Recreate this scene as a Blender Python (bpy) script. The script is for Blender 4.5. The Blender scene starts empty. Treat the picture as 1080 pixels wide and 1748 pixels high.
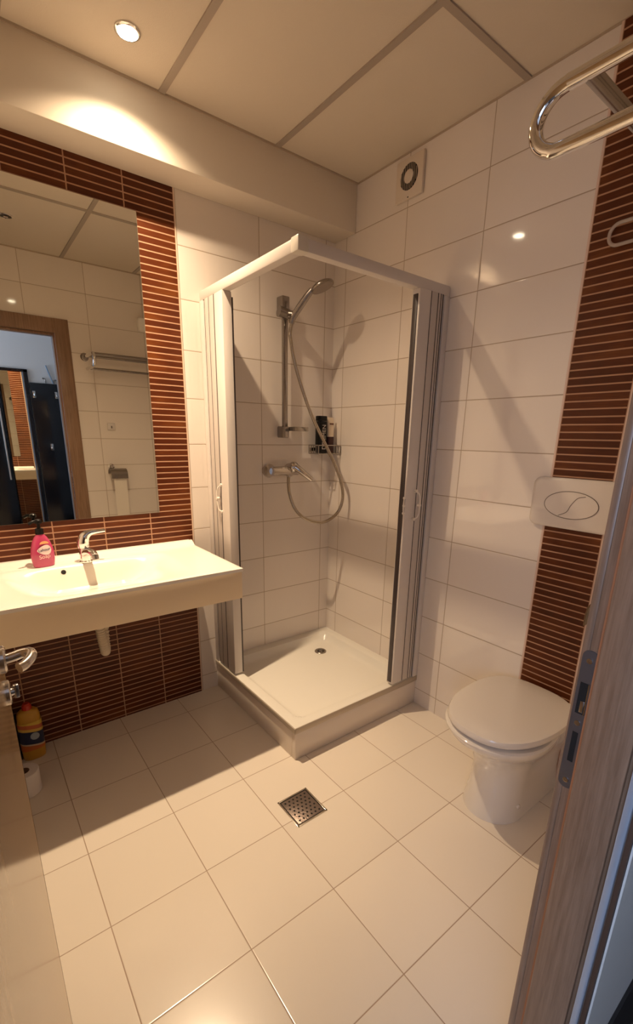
import bpy, bmesh, math, random
from mathutils import Vector, Matrix
random.seed(7)
S = bpy.context.scene
COL = S.collection
PI = math.pi

# ------------------------------------------------------------------ camera
CAM = Vector((-1.7769, -2.1873, 1.3969))
YAW, PITCH, ROLL = -0.65716, -0.27941, 0.01852
fwd = Vector((-math.sin(YAW)*math.cos(PITCH), math.cos(YAW)*math.cos(PITCH), math.sin(PITCH)))
r0 = fwd.cross(Vector((0, 0, 1))).normalized(); u0 = r0.cross(fwd)
rt = r0*math.cos(ROLL)+u0*math.sin(ROLL); up = u0*math.cos(ROLL)-r0*math.sin(ROLL)
cd = bpy.data.cameras.new('camera'); cam = bpy.data.objects.new('camera', cd); COL.objects.link(cam)
M = Matrix((rt, up, -fwd)).transposed().to_4x4(); M.translation = CAM; cam.matrix_world = M
cd.sensor_fit = 'VERTICAL'; cd.sensor_height = 24; cd.lens = 771.55/1748*24
cd.shift_y = (966.85-874)/1748; cd.clip_start = 0.01
S.camera = cam

# ------------------------------------------------------------------ world, lamps, exposure
W = bpy.data.worlds.new('world'); S.world = W; W.use_nodes = True
W.node_tree.nodes['Background'].inputs[0].default_value = (0.45, 0.55, 0.8, 1)
W.node_tree.nodes['Background'].inputs[1].default_value = 0.25
S.view_settings.view_transform = 'Standard'; S.view_settings.look = 'None'
S.view_settings.gamma = 1; S.view_settings.exposure = 0.07
WARM = (1.0, 0.75, 0.49)
LX, LY, LZ = -1.156, -0.36, 2.608
def light(name, kind, loc, energy, color, **kw):
    l = bpy.data.lights.new(name, kind); l.energy = energy; l.color = color
    for k, v in kw.items(): setattr(l, k, v)
    o = bpy.data.objects.new(name, l); COL.objects.link(o); o.location = loc
    return o
light('halogen_lamp', 'SPOT', (LX, LY, LZ-0.012), 88, WARM, spot_size=math.radians(140), spot_blend=1.0, shadow_soft_size=0.018)
light('halogen_beam', 'SPOT', (LX, LY, LZ-0.011), 112, WARM, spot_size=math.radians(68), spot_blend=1.0, shadow_soft_size=0.018)
dl = light('daylight_through_hall_window', 'AREA', (-3.1, -2.62, 1.55), 36, (0.54, 0.70, 1.0), shape='RECTANGLE', size=0.9, size_y=1.5)
dl.rotation_euler = (0, -PI/2, 0)

# ------------------------------------------------------------------ helpers
def link(o, parent=None):
    COL.objects.link(o)
    if parent is not None: o.parent = parent
    return o
def tag(o, label=None, cat=None, group=None, kind=None):
    for k, v in (('label', label), ('category', cat), ('group', group), ('kind', kind)):
        if v: o[k] = v
    return o
def empty(name, loc=(0, 0, 0), **kw):
    o = bpy.data.objects.new(name, None); o.location = loc; o.empty_display_size = 0.05
    link(o); return tag(o, **kw)

class MB:
    """collects shapes in world coordinates, builds ONE mesh object"""
    def __init__(s): s.bm = bmesh.new()
    def _add(s, vs, fs, smooth=False):
        v = [s.bm.verts.new(p) for p in vs]
        for f in fs:
            try: q = s.bm.faces.new([v[i] for i in f]); q.smooth = smooth
            except ValueError: pass
        return s
    def box(s, x0, x1, y0, y1, z0, z1, bev=0, seg=2):
        x0, x1 = sorted((x0, x1)); y0, y1 = sorted((y0, y1)); z0, z1 = sorted((z0, z1))
        t = bmesh.new(); bmesh.ops.create_cube(t, size=1)
        for v in t.verts: v.co = Vector(((x0+x1)/2+v.co.x*(x1-x0), (y0+y1)/2+v.co.y*(y1-y0), (z0+z1)/2+v.co.z*(z1-z0)))
        if bev: bmesh.ops.bevel(t, geom=t.edges[:]+t.verts[:], offset=bev, segments=seg, affect='EDGES', profile=0.5)
        t.verts.ensure_lookup_table()
        s._add([v.co.copy() for v in t.verts], [[v.index for v in f.verts] for f in t.faces], bool(bev) and seg > 1)
        t.free(); return s
    def loft(s, rings, cap=True, smooth=True, closed=True):
        n = len(rings[0]); vs = [p for r in rings for p in r]; fs = []
        for i in range(len(rings)-1):
            for j in range(n if closed else n-1):
                k = (j+1) % n; fs.append((i*n+j, i*n+k, (i+1)*n+k, (i+1)*n+j))
        if cap: fs += [tuple(range(n-1, -1, -1)), tuple(range((len(rings)-1)*n, len(rings)*n))]
        return s._add(vs, fs, smooth)
    def tube(s, pts, r, n=14, cap=True):
        pts = [Vector(p) for p in pts]; rs = r if isinstance(r, (list, tuple)) else [r]*len(pts)
        rings = []; prev = None
        for i, p in enumerate(pts):
            t = (pts[min(i+1, len(pts)-1)]-pts[max(i-1, 0)]).normalized()
            a = prev if prev is not None else (Vector((0, 0, 1)) if abs(t.z) < .9 else Vector((1, 0, 0)))
            a = (a - t*a.dot(t)).normalized(); b = t.cross(a); prev = a
            rings.append([p+(a*math.cos(2*PI*k/n)+b*math.sin(2*PI*k/n))*rs[i] for k in range(n)])
        return s.loft(rings, cap)
    def lathe(s, o, axis, prof, n=32):
        """prof = [(distance along axis, radius)]"""
        ax = Vector(axis).normalized(); o = Vector(o)
        a = ax.orthogonal().normalized(); b = ax.cross(a)
        return s.loft([[o+ax*d+(a*math.cos(2*PI*k/n)+b*math.sin(2*PI*k/n))*max(r, 1e-4) for k in range(n)] for d, r in prof])
    def raw(s, vs, fs, smooth=False): return s._add(vs, fs, smooth)
    def build(s, name, mat, parent=None, auto=True, **kw):
        bmesh.ops.recalc_face_normals(s.bm, faces=s.bm.faces[:])
        me = bpy.data.meshes.new(name); s.bm.to_mesh(me); s.bm.free()
        me.materials.append(mat)
        if auto:
            try: me.set_sharp_from_angle(angle=math.radians(38))
            except Exception: pass
        o = bpy.data.objects.new(name, me); link(o)
        if parent is not None:
            o.parent = parent
            L = parent.location.copy(); pp = parent.parent
            while pp is not None: L += pp.location; pp = pp.parent
            me.transform(Matrix.Translation(-L))
        return tag(o, **kw)
def spline(pts, k=8):
    pts = [Vector(p) for p in pts]; P = [2*pts[0]-pts[1]]+pts+[2*pts[-1]-pts[-2]]; out = []
    for i in range(1, len(P)-2):
        a, b, c, d = P[i-1:i+3]
        for j in range(k):
            t = j/k
            out.append(0.5*((2*b)+(c-a)*t+(2*a-5*b+4*c-d)*t*t+(-a+3*b-3*c+d)*t**3))
    return out+[pts[-1]]
def text(name, body, size, mat, loc, xdir, ydir, parent, depth=0.0003, align='CENTER', sx=1.0):
    cu = bpy.data.curves.new(name, 'FONT'); cu.body = body; cu.size = size; cu.extrude = depth
    cu.align_x = align; cu.align_y = 'CENTER'
    t = bpy.data.objects.new('tmp', cu); COL.objects.link(t)
    dg = bpy.context.evaluated_depsgraph_get(); me = bpy.data.meshes.new_from_object(t.evaluated_get(dg))
    bpy.data.objects.remove(t)
    x = Vector(xdir).normalized(); y = Vector(ydir).normalized(); z = x.cross(y)
    m = Matrix((x*sx, y, z)).transposed().to_4x4(); L = Vector(loc)
    pp = parent
    while pp is not None: L = L-pp.location; pp = pp.parent
    m.translation = L; me.transform(m); me.materials.clear(); me.materials.append(mat)
    o = bpy.data.objects.new(name, me); return link(o, parent)

# ------------------------------------------------------------------ materials
def mat(name, col, rough=0.5, metal=0.0, spec=0.5, coat=0.0, noise=0.0, bump=0.0, scale=40, trans=0.0, alpha=1.0):
    m = bpy.data.materials.new(name); m.use_nodes = True; nt = m.node_tree; b = nt.nodes['Principled BSDF']
    b.inputs['Base Color'].default_value = (*col, 1); b.inputs['Roughness'].default_value = rough
    b.inputs['Metallic'].default_value = metal; b.inputs['Specular IOR Level'].default_value = spec
    b.inputs['Coat Weight'].default_value = coat; b.inputs['Transmission Weight'].default_value = trans
    b.inputs['Alpha'].default_value = alpha
    if noise or bump:
        g = nt.nodes.new('ShaderNodeNewGeometry'); n = nt.nodes.new('ShaderNodeTexNoise')
        n.inputs['Scale'].default_value = scale; n.inputs['Detail'].default_value = 4
        nt.links.new(g.outputs['Position'], n.inputs['Vector'])
        if noise:
            mx = nt.nodes.new('ShaderNodeMix'); mx.data_type = 'RGBA'
            mx.inputs[6].default_value = (*[c*(1-noise) for c in col], 1); mx.inputs[7].default_value = (*[min(1, c*(1+noise)) for c in col], 1)
            nt.links.new(n.outputs['Fac'], mx.inputs[0]); nt.links.new(mx.outputs[2], b.inputs['Base Color'])
        if bump:
            bp = nt.nodes.new('ShaderNodeBump'); bp.inputs['Strength'].default_value = bump; bp.inputs['Distance'].default_value = 0.002
            nt.links.new(n.outputs['Fac'], bp.inputs['Height']); nt.links.new(bp.outputs[0], b.inputs['Normal'])
    return m

class NT:
    def __init__(s, name):
        s.m = bpy.data.materials.new(name); s.m.use_nodes = True; s.t = s.m.node_tree; s.b = s.t.nodes['Principled BSDF']
    def n(s, k, **kw):
        x = s.t.nodes.new(k)
        for a, v in kw.items(): setattr(x, a, v)
        return x
    def put(s, v, sock):
        if isinstance(v, (int, float)): sock.default_value = v
        elif isinstance(v, tuple): sock.default_value = (*v, 1) if len(v) == 3 and sock.type == 'RGBA' else v
        else: s.t.links.new(v, sock)
    def math(s, op, a, b=0.0, c=0.0):
        x = s.n('ShaderNodeMath', operation=op)
        for i, v in enumerate((a, b, c)): s.put(v, x.inputs[i])
        return x.outputs[0]
    def mix(s, f, a, b):
        x = s.n('ShaderNodeMix', data_type='RGBA'); s.put(f, x.inputs[0]); s.put(a, x.inputs[6]); s.put(b, x.inputs[7]); return x.outputs[2]
    def pos(s):
        g = s.n('ShaderNodeNewGeometry'); q = s.n('ShaderNodeSeparateXYZ'); s.t.links.new(g.outputs['Position'], q.inputs[0]); return q.outputs, g.outputs['Position']

def tiles(name, ua, u_off, u_pitch, va, v_off, v_pitch, gw, tile_col, grout_col, rough=0.06, wav=0.16, dark_lines=False, vary=0.03, gdepth=0.6, clipu=None):
    """stack-bond tiles on a world-axis-aligned face: u along axis ua, v along axis va"""
    k = NT(name); P, pos = k.pos(); U, V = P[ua], P[va]
    def edge(c, off, pitch, w):
        q = k.math('DIVIDE', k.math('SUBTRACT', c, off), pitch); f = k.math('FRACT', q); f = k.math('ABSOLUTE', k.math('SUBTRACT', f, 0.5))
        d = k.math('MULTIPLY', k.math('SUBTRACT', 0.5, f), pitch)        # distance to the nearest joint
        return d, k.math('FLOOR', q)
    du, iu = edge(U, u_off, u_pitch, gw); dv, iv = edge(V, v_off, v_pitch, gw)
    if clipu: # no vertical joints where the cut tiles end
        pass
    d = k.math('MINIMUM', du, dv)
    mr = k.n('ShaderNodeMapRange'); k.put(d, mr.inputs[0]); k.put(gw*0.35, mr.inputs[1]); k.put(gw*0.65, mr.inputs[2]); f = mr.outputs[0]
    cx = k.n('ShaderNodeCombineXYZ'); k.put(iu, cx.inputs[0]); k.put(iv, cx.inputs[1])
    wn = k.n('ShaderNodeTexWhiteNoise'); k.t.links.new(cx.outputs[0], wn.inputs[0])
    tc = k.mix(k.math('MULTIPLY', wn.outputs[0], 1.0), tuple(c*(1-vary) for c in tile_col), tuple(min(1, c*(1+vary)) for c in tile_col))
    k.put(k.mix(f, grout_col, tc), k.b.inputs['Base Color'])
    mr2 = k.n('ShaderNodeMapRange'); k.put(f, mr2.inputs[0]); mr2.inputs[3].default_value = 0.7; mr2.inputs[4].default_value = rough
    k.put(mr2.outputs[0], k.b.inputs['Roughness'])
    nz = k.n('ShaderNodeTexNoise'); nz.inputs['Scale'].default_value = 5.0; nz.inputs['Detail'].default_value = 1.5; k.t.links.new(pos, nz.inputs['Vector'])
    m3 = k.n('ShaderNodeMapRange'); k.put(d, m3.inputs[0]); k.put(gw*0.3, m3.inputs[1]); k.put(gw*1.4, m3.inputs[2]); m3.interpolation_type = 'SMOOTHSTEP'
    h = k.math('ADD', k.math('MULTIPLY', m3.outputs[0], gdepth), k.math('MULTIPLY', nz.outputs['Fac'], wav))
    k.b.inputs['Specular IOR Level'].default_value = 0.7
    bp = k.n('ShaderNodeBump'); bp.inputs['Strength'].default_value = 0.5; bp.inputs['Distance'].default_value = 0.0012
    k.put(h, bp.inputs['Height']); k.put(bp.outputs[0], k.b.inputs['Normal'])
    return k.m

def planks(name, ua, u_off, u_pitch, v_off, light_grout=(0.50, 0.28, 0.17)):
    """brown ribbed strip: thin horizontal wood-look slats with raised pink-beige joints"""
    k = NT(name); P, pos = k.pos(); U, V = P[ua], P[2]
    def edge(c, off, pitch):
        q = k.math('DIVIDE', k.math('SUBTRACT', c, off), pitch); f = k.math('ABSOLUTE', k.math('SUBTRACT', k.math('FRACT', q), 0.5))
        return k.math('MULTIPLY', k.math('SUBTRACT', 0.5, f), pitch), k.math('FLOOR', q)
    du, iu = edge(U, u_off, u_pitch); dv, iv = edge(V, v_off, 0.02625)
    a = k.n('ShaderNodeMapRange'); k.put(dv, a.inputs[0]); a.inputs[1].default_value = 0.0019; a.inputs[2].default_value = 0.0030
    b = k.n('ShaderNodeMapRange'); k.put(du, b.inputs[0]); b.inputs[1].default_value = 0.0018; b.inputs[2].default_value = 0.003
    f = k.math('MULTIPLY', a.outputs[0], b.outputs[0])
    cx = k.n('ShaderNodeCombineXYZ'); k.put(iu, cx.inputs[0]); k.put(iv, cx.inputs[1])
    wn = k.n('ShaderNodeTexWhiteNoise'); k.t.links.new(cx.outputs[0], wn.inputs[0])
    mp = k.n('ShaderNodeMapping'); k.t.links.new(pos, mp.inputs[0]); mp.inputs['Scale'].default_value = (9, 9, 190)
    nz = k.n('ShaderNodeTexNoise'); nz.inputs['Scale'].default_value = 1.6; nz.inputs['Detail'].default_value = 6; k.t.links.new(mp.outputs[0], nz.inputs['Vector'])
    n2 = k.n('ShaderNodeTexNoise'); n2.inputs['Scale'].default_value = 7.0; n2.inputs['Detail'].default_value = 2; k.t.links.new(pos, n2.inputs['Vector'])
    g = k.math('ADD', k.math('MULTIPLY', wn.outputs[0], 0.24), k.math('ADD', k.math('MULTIPLY', nz.outputs['Fac'], 0.40), k.math('MULTIPLY', n2.outputs['Fac'], 0.48)))
    rp = k.n('ShaderNodeValToRGB'); k.put(g, rp.inputs[0])
    e = rp.color_ramp.elements; e[0].position = 0.2; e[0].color = (0.042, 0.0075, 0.002, 1); e[1].position = 0.95; e[1].color = (0.23, 0.070, 0.014, 1)
    m = rp.color_ramp.elements.new(0.6); m.color = (0.105, 0.023, 0.0052, 1)
    k.put(k.mix(f, light_grout, rp.outputs[0]), k.b.inputs['Base Color'])
    r2 = k.n('ShaderNodeMapRange'); k.put(f, r2.inputs[0]); r2.inputs[3].default_value = 0.6; r2.inputs[4].default_value = 0.38; k.b.inputs['Specular IOR Level'].default_value = 0.3
    k.put(r2.outputs[0], k.b.inputs['Roughness'])
    bp = k.n('ShaderNodeBump'); bp.inputs['Strength'].default_value = 0.6; bp.inputs['Distance'].default_value = 0.0015
    k.put(k.math('ADD', f, k.math('MULTIPLY', nz.outputs['Fac'], 0.15)), bp.inputs['Height']); k.put(bp.outputs[0], k.b.inputs['Normal'])
    return k.m

def wood(name, c0, c1, stretch=(60, 60, 3), rough=0.4, scale=1.0):
    k = NT(name); P, pos = k.pos()
    mp = k.n('ShaderNodeMapping'); k.t.links.new(pos, mp.inputs[0]); mp.inputs['Scale'].default_value = stretch
    nz = k.n('ShaderNodeTexNoise'); nz.inputs['Scale'].default_value = scale; nz.inputs['Detail'].default_value = 8; nz.inputs['Roughness'].default_value = 0.65
    k.t.links.new(mp.outputs[0], nz.inputs['Vector'])
    rp = k.n('ShaderNodeValToRGB'); k.put(nz.outputs['Fac'], rp.inputs[0]); e = rp.color_ramp.elements
    e[0].position = 0.33; e[0].color = (*c0, 1); e[1].position = 0.68; e[1].color = (*c1, 1)
    k.put(rp.outputs[0], k.b.inputs['Base Color']); k.b.inputs['Roughness'].default_value = rough
    bp = k.n('ShaderNodeBump'); bp.inputs['Strength'].default_value = 0.15; bp.inputs['Distance'].default_value = 0.001
    k.put(nz.outputs['Fac'], bp.inputs['Height']); k.put(bp.outputs[0], k.b.inputs['Normal'])
    return k.m

TILE = (0.84, 0.76, 0.69); GROUT = (0.44, 0.34, 0.25)
Z0, RH = 0.090, 0.21
XC, YC = -1.93, -1.955          # left wall, door wall
H = 2.608
m_tA = tiles('white_wall_tile_back', 0, -0.064, 0.4120, 2, Z0, RH, 0.0036, TILE, GROUT)
m_tB = tiles('white_wall_tile_right', 1, -0.093, 0.4160, 2, Z0, RH, 0.0036, TILE, GROUT)
m_tC = tiles('white_wall_tile_door', 0, -0.845, 0.4160, 2, Z0, RH, 0.0036, TILE, GROUT)
m_floor = tiles('beige_floor_tile', 0, -1.339, 0.3, 1, -1.052, 0.3, 0.0030, (0.87, 0.78, 0.67), (0.42, 0.30, 0.21), rough=0.2, wav=0.3, gdepth=0.4)
m_strA = planks('brown_slat_tile_back', 0, -0.8955, 0.2065, Z0)
m_strB = planks('brown_slat_tile_right', 1, -1.345, 0.21, Z0)
m_ceil = mat('ceiling_board', (0.74, 0.65, 0.54), 0.7, bump=0.25, scale=300)
m_tbar = mat('ceiling_bar', (0.42, 0.35, 0.29), 0.5)
m_paint = mat('painted_plaster', (0.80, 0.71, 0.60), 0.55, bump=0.12, scale=60)
m_white = mat('white_pvc', (0.70, 0.64, 0.60), 0.35)
m_cer = mat('ceramic', (0.83, 0.77, 0.70), 0.08, coat=0.4)
m_lid = mat('toilet_seat_plastic', (0.80, 0.73, 0.66), 0.14)
m_tray = mat('acrylic_tray', (0.84, 0.80, 0.72), 0.22)
m_skirt = tiles('tray_tile', 0, -5, 20, 1, -5, 20, 0.003, TILE, GROUT)
m_top = mat('cast_basin_top', (0.89, 0.83, 0.75), 0.16)
m_apron = mat('apron_board', (0.87, 0.71, 0.49), 0.4)
m_chrome = mat('chrome', (0.78, 0.76, 0.74), 0.08, metal=1)
m_steel = mat('brushed_steel', (0.42, 0.39, 0.36), 0.25, metal=1)
m_dchrome = mat('aged_chrome', (0.60, 0.56, 0.53), 0.12, metal=1)
m_alu = mat('satin_aluminium', (0.62, 0.58, 0.54), 0.38, metal=0.8)
m_nickel = mat('satin_nickel_handle', (0.66, 0.62, 0.58), 0.22, metal=1)
m_hose = mat('metal_hose', (0.48, 0.42, 0.35), 0.25, metal=1)
m_mirror = mat('mirror_glass', (0.88, 0.89, 0.84), 0.0, metal=1)
m_black = mat('black_plastic', (0.006, 0.0055, 0.0055), 0.35, spec=0.25)
m_gasket_shade = mat('dark_gasket_gap_shade', (0.05, 0.035, 0.035), 0.4)  # magnet strips, and painted shade in the slat gaps
m_hole = mat('dark_hole', (0.006, 0.005, 0.005), 0.8)
m_pipe = mat('plastic_pipe', (0.74, 0.64, 0.50), 0.4)
m_clear = mat('clear_plastic', (0.9, 0.78, 0.7), 0.12, trans=0.6)
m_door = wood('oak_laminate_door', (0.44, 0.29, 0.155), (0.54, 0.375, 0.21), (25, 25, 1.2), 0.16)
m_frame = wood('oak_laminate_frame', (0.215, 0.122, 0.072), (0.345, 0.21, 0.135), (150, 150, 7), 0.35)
m_gap_shade = mat('gap_shade_brown', (0.10, 0.05, 0.03), 0.6)
m_hallw = mat('hall_paint', (0.84, 0.80, 0.76), 0.5, bump=0.1, scale=80)
m_hallf = wood('dark_hall_floor', (0.03, 0.02, 0.016), (0.06, 0.045, 0.035), (4, 60, 4), 0.35)
m_blk = mat('black_gloss_board', (0.008, 0.008, 0.010), 0.15)

def struct(name, mb, m, **kw): return mb.build(name, m, kind='structure', **kw)
def bx(*a, **k): return MB().box(*a, **k)

# ------------------------------------------------------------------ room shell
T = 0.10
struct('floor', bx(XC-T, T, YC-0.11, T, -0.1, 0), m_floor)
wA = struct('wall_back', bx(XC-T, T, 0, T, 0, H+0.1), m_tA)
wB = struct('wall_right', bx(0, T, -2.06, 0, 0, H+0.1), m_tB)
wD = struct('wall_left', bx(XC-T, XC, YC, 0, 0, H+0.1), m_tB)
YH = -2.058                                   # hall face of the door wall
X1, X2, ZD = -1.07, -1.855, 2.12               # hole for the door frame
c = MB(); c.box(X1, T, YH, YC, 0, H+0.1); c.box(XC-T, X2, YH, YC, 0, H+0.1); c.box(X2, X1, YH, YC, ZD, H+0.1)
wC = struct('wall_front', c, m_tC)
# paint on the hall face of the same wall
c = MB(); c.box(X1-0.012, 0.8, YH-0.003, YH, 0, 2.7); c.box(-3.2, X2+0.012, YH-0.003, YH, 0, 2.7); c.box(X2+0.012, X1-0.012, YH-0.003, YH, ZD-0.01, 2.7)
struct('wall_hall_near', c, m_hallw)
# suspended ceiling: boards with bars between them
ceil = struct('ceiling', bx(XC-T, T, YC-0.1, T, H+0.004, H+0.1), m_ceil)
bars = MB()
for x in (-0.4735, -0.982, -1.4905): bars.box(x-0.012, x+0.012, YC, -0.162, H-0.0015, H+0.01)
bars.box(XC, 0, -1.047-0.012, -1.047+0.012, H-0.0012, H+0.01)
bars.build('ceiling_grid', m_tbar, ceil)
ed = MB()
ed.box(-0.003, 0, YC, -0.162, H-0.003, H+0.01); ed.box(XC, 0, -0.168, -0.162, H-0.003, H+0.01); ed.box(XC, 0, YC, YC+0.006, H-0.003, H+0.01); ed.box(XC, XC+0.006, YC, -0.162, H-0.003, H+0.01)
ed.build('edge_trim', mat('edge_trim_paint', (0.5, 0.40, 0.30), 0.5), ceil)
# boxed beam over the basin
bx(XC, -0.0005, -0.162, 0, 2.396, H+0.02, bev=0.004).build('boxed_beam', m_paint, ceil)
# brown slat tile fields
bx(XC, -0.8955, -0.004, 0.002, 0, 2.396).build('brown_tile_field', m_strA, wA)
bx(-0.8955, -0.8905, -0.0045, 0.002, 0, 2.396).build('tile_edge_strip', mat('tile_edge', (0.78, 0.62, 0.5), 0.4), wA)
bx(-0.004, 0.002, -1.555, -1.345, 0, H).build('brown_tile_field', m_strB, wB)
m_te = mat('tile_edge_pink', (0.74, 0.56, 0.47), 0.4)
bx(-0.0045, 0.002, -1.345, -1.338, 0, H).build('tile_edge_strip', m_te, wB)
bx(-0.0045, 0.002, -1.562, -1.555, 0, H).build('tile_edge_strip', m_te, wB)

# ------------------------------------------------------------------ door frame and leaf
m_bead = mat('bead_daylight_tint', (0.42, 0.48, 0.58), 0.25, metal=0.3)  # blue daylight reflected by the bead is put into its colour
fr = empty('trim_1', (-1.09, YC, 0), kind='structure', label='wood-look door frame round the doorway beside the camera')
XJ, XK = -1.09, -1.832                         # inner faces of the two jambs
YR, YS = -1.943, -1.971                       # room-side edge, edge of the stop
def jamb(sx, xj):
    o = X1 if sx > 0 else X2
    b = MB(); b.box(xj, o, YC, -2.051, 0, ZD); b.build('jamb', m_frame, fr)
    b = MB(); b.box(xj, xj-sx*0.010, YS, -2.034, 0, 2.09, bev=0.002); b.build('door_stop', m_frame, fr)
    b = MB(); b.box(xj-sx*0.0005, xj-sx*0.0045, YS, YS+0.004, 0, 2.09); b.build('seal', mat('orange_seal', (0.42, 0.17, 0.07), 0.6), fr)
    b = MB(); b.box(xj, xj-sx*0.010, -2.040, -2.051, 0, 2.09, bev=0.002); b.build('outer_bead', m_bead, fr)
    b = MB(); b.box(xj, xj+sx*0.012, -2.0512, -2.0575, 0, ZD); b.build('shadow_gap', m_gap_shade, fr)  # dark brown strip painted in for the shade of the gap
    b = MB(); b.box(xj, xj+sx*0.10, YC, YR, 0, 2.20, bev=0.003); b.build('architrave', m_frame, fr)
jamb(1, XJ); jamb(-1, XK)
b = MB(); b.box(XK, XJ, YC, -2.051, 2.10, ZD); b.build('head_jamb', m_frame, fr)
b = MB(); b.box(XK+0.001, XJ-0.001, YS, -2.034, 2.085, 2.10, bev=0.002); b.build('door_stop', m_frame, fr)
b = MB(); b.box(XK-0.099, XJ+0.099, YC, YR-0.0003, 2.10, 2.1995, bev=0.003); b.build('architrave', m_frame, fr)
# strike plate with its two pockets and three screws
sp = MB(); x = XJ
def rr(y0, y1, z0, z1, r, n=6):
    out = []
    for cy, cz, a0 in ((y1-r, z1-r, 0), (y0+r, z1-r, 90), (y0+r, z0+r, 180), (y1-r, z0+r, 270)):
        for i in range(n+1):
            a = math.radians(a0+90*i/n); out.append((cy+r*math.cos(a), cz+r*math.sin(a)))
    return out
o = rr(-1.9695, -1.9475, 0.866, 1.104, 0.010)
sp.loft([[(x-0.0005, *p) for p in o], [(x-0.0022, *p) for p in o]], smooth=False)
m_strike = mat('blued_steel_plate', (0.22, 0.235, 0.28), 0.35, metal=0.9)
plate = sp.build('strike_plate', m_strike, fr, label='grey steel strike plate')
h = MB()
for z0, z1, y0, y1 in ((1.000, 1.052, -1.965, -1.952), (0.915, 0.968, -1.9625, -1.9545)): h.box(x-0.0026, x-0.0020, y0, y1, z0, z1)
h.build('latch_pocket', m_hole, plate)
h = MB()
h.box(x-0.0034, x-0.0022, -1.963, -1.957, 1.003, 1.022, bev=0.0008); h.box(x-0.0034, x-0.0022, -1.9655, -1.9635, 1.0, 1.052)
h.build('latch_tongue', m_steel, plate)
for z in (1.088, 0.984, 0.880):
    s = MB().lathe((x-0.0022, -1.9585, z), (-1, 0, 0), [(-0.0005, 0.0045), (0.0010, 0.0042), (0.0014, 0.0025), (0.0010, 0.001)], 20)
    s.build('screw', m_steel, plate)

door = empty('door_1', (-1.787, YC, 0), kind='structure', label='oak laminate door standing open on the left with a satin lever handle')
def leafpt(s, off, z): # s metres from the hinge, off metres out of the visible face
    d = Vector((0.0614, 1, 0)).normalized(); n = Vector((1, -0.0614, 0)).normalized()
    p = Vector((-1.8170, YC+0.01, 0))+d*s+n*off; return Vector((p.x, p.y, z))
LL = 0.70
lf = MB(); vs = [leafpt(s, o_, z) for s in (0, LL) for o_ in (0, -0.04) for z in (0.012, 2.085)]
lf.raw(vs, [(0, 1, 3, 2), (4, 6, 7, 5), (0, 4, 5, 1), (2, 3, 7, 6), (1, 5, 7, 3), (0, 2, 6, 4)])
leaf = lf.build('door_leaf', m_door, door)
eb = MB(); vs = [leafpt(s, o_, z) for s in (LL, LL+0.0015) for o_ in (0.0003, -0.0403) for z in (0.012, 2.085)]
eb.raw(vs, [(0, 1, 3, 2), (4, 6, 7, 5), (0, 4, 5, 1), (2, 3, 7, 6), (1, 5, 7, 3), (0, 2, 6, 4)]); eb.build('edge_band', mat('dark_edge_band', (0.07, 0.045, 0.03), 0.5), door)
nrm = (1, -0.0614, 0)
hz = 1.017; hs = LL-0.055
hd = MB(); hd.lathe(leafpt(hs, 0, hz), nrm, [(-0.001, 0.024), (0.006, 0.024), (0.009, 0.021), (0.009, 0.010)], 32)
hz = 1.030
hp = [leafpt(hs, 0.006, 1.017), leafpt(hs, 0.020, 1.019), leafpt(hs, 0.034, 1.022), leafpt(hs-0.005, 0.043, 1.023), leafpt(hs-0.016, 0.046, 1.022), leafpt(hs-0.030, 0.042, 1.020), leafpt(hs-0.042, 0.034, 1.018), leafpt(hs-0.048, 0.026, 1.017)]
hd.tube(spline(hp, 6), 0.0088, 20)
hd.build('door_handle', m_nickel, door, label='satin metal lever handle')
kd = MB(); kd.lathe(leafpt(hs+0.002, 0, 0.952), nrm, [(-0.001, 0.022), (0.005, 0.022), (0.007, 0.019), (0.007, 0.007), (0.012, 0.006), (0.013, 0.002)], 32)
a = leafpt(hs+0.002, 0.011, 0.945); bq = leafpt(hs+0.002, 0.019, 0.961)
kd.box(a.x-0.001, bq.x, a.y-0.004, a.y+0.004, 0.939, 0.965, bev=0.002)
kd.build('thumb_turn', m_nickel, door)

# ------------------------------------------------------------------ hall beyond the doorway (seen in the mirror)
YF = -3.10
struct('wall_hall', bx(-3.2, 0.8, YF-0.1, YF, 0, 2.7), m_hallw)
struct('wall_hall_end', bx(0.8, 0.9, YF, YH, 0, 2.7), m_hallw)
struct('wall_hall_window_side', MB().box(-3.3, -3.2, YF, YH, 0, 0.75).box(-3.3, -3.2, YF, YH, 2.35, 2.7).box(-3.3, -3.2, YF, -3.07, 0.75, 2.35).box(-3.3, -3.2, -2.17, YH, 0.75, 2.35), m_hallw)
struct('floor_hall', bx(-3.3, 0.9, YF-0.1, YC-0.11, -0.1, -0.004), m_hallf)
struct('ceiling_hall', bx(-3.3, 0.9, YF-0.1, YH, 2.7, 2.8), m_hallw)
struct('trim_2', MB().box(X1-0.005, 0.8, YH-0.009, YH-0.003, 0, 0.265), mat('dark_skirting', (0.02, 0.016, 0.016), 0.5))

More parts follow.
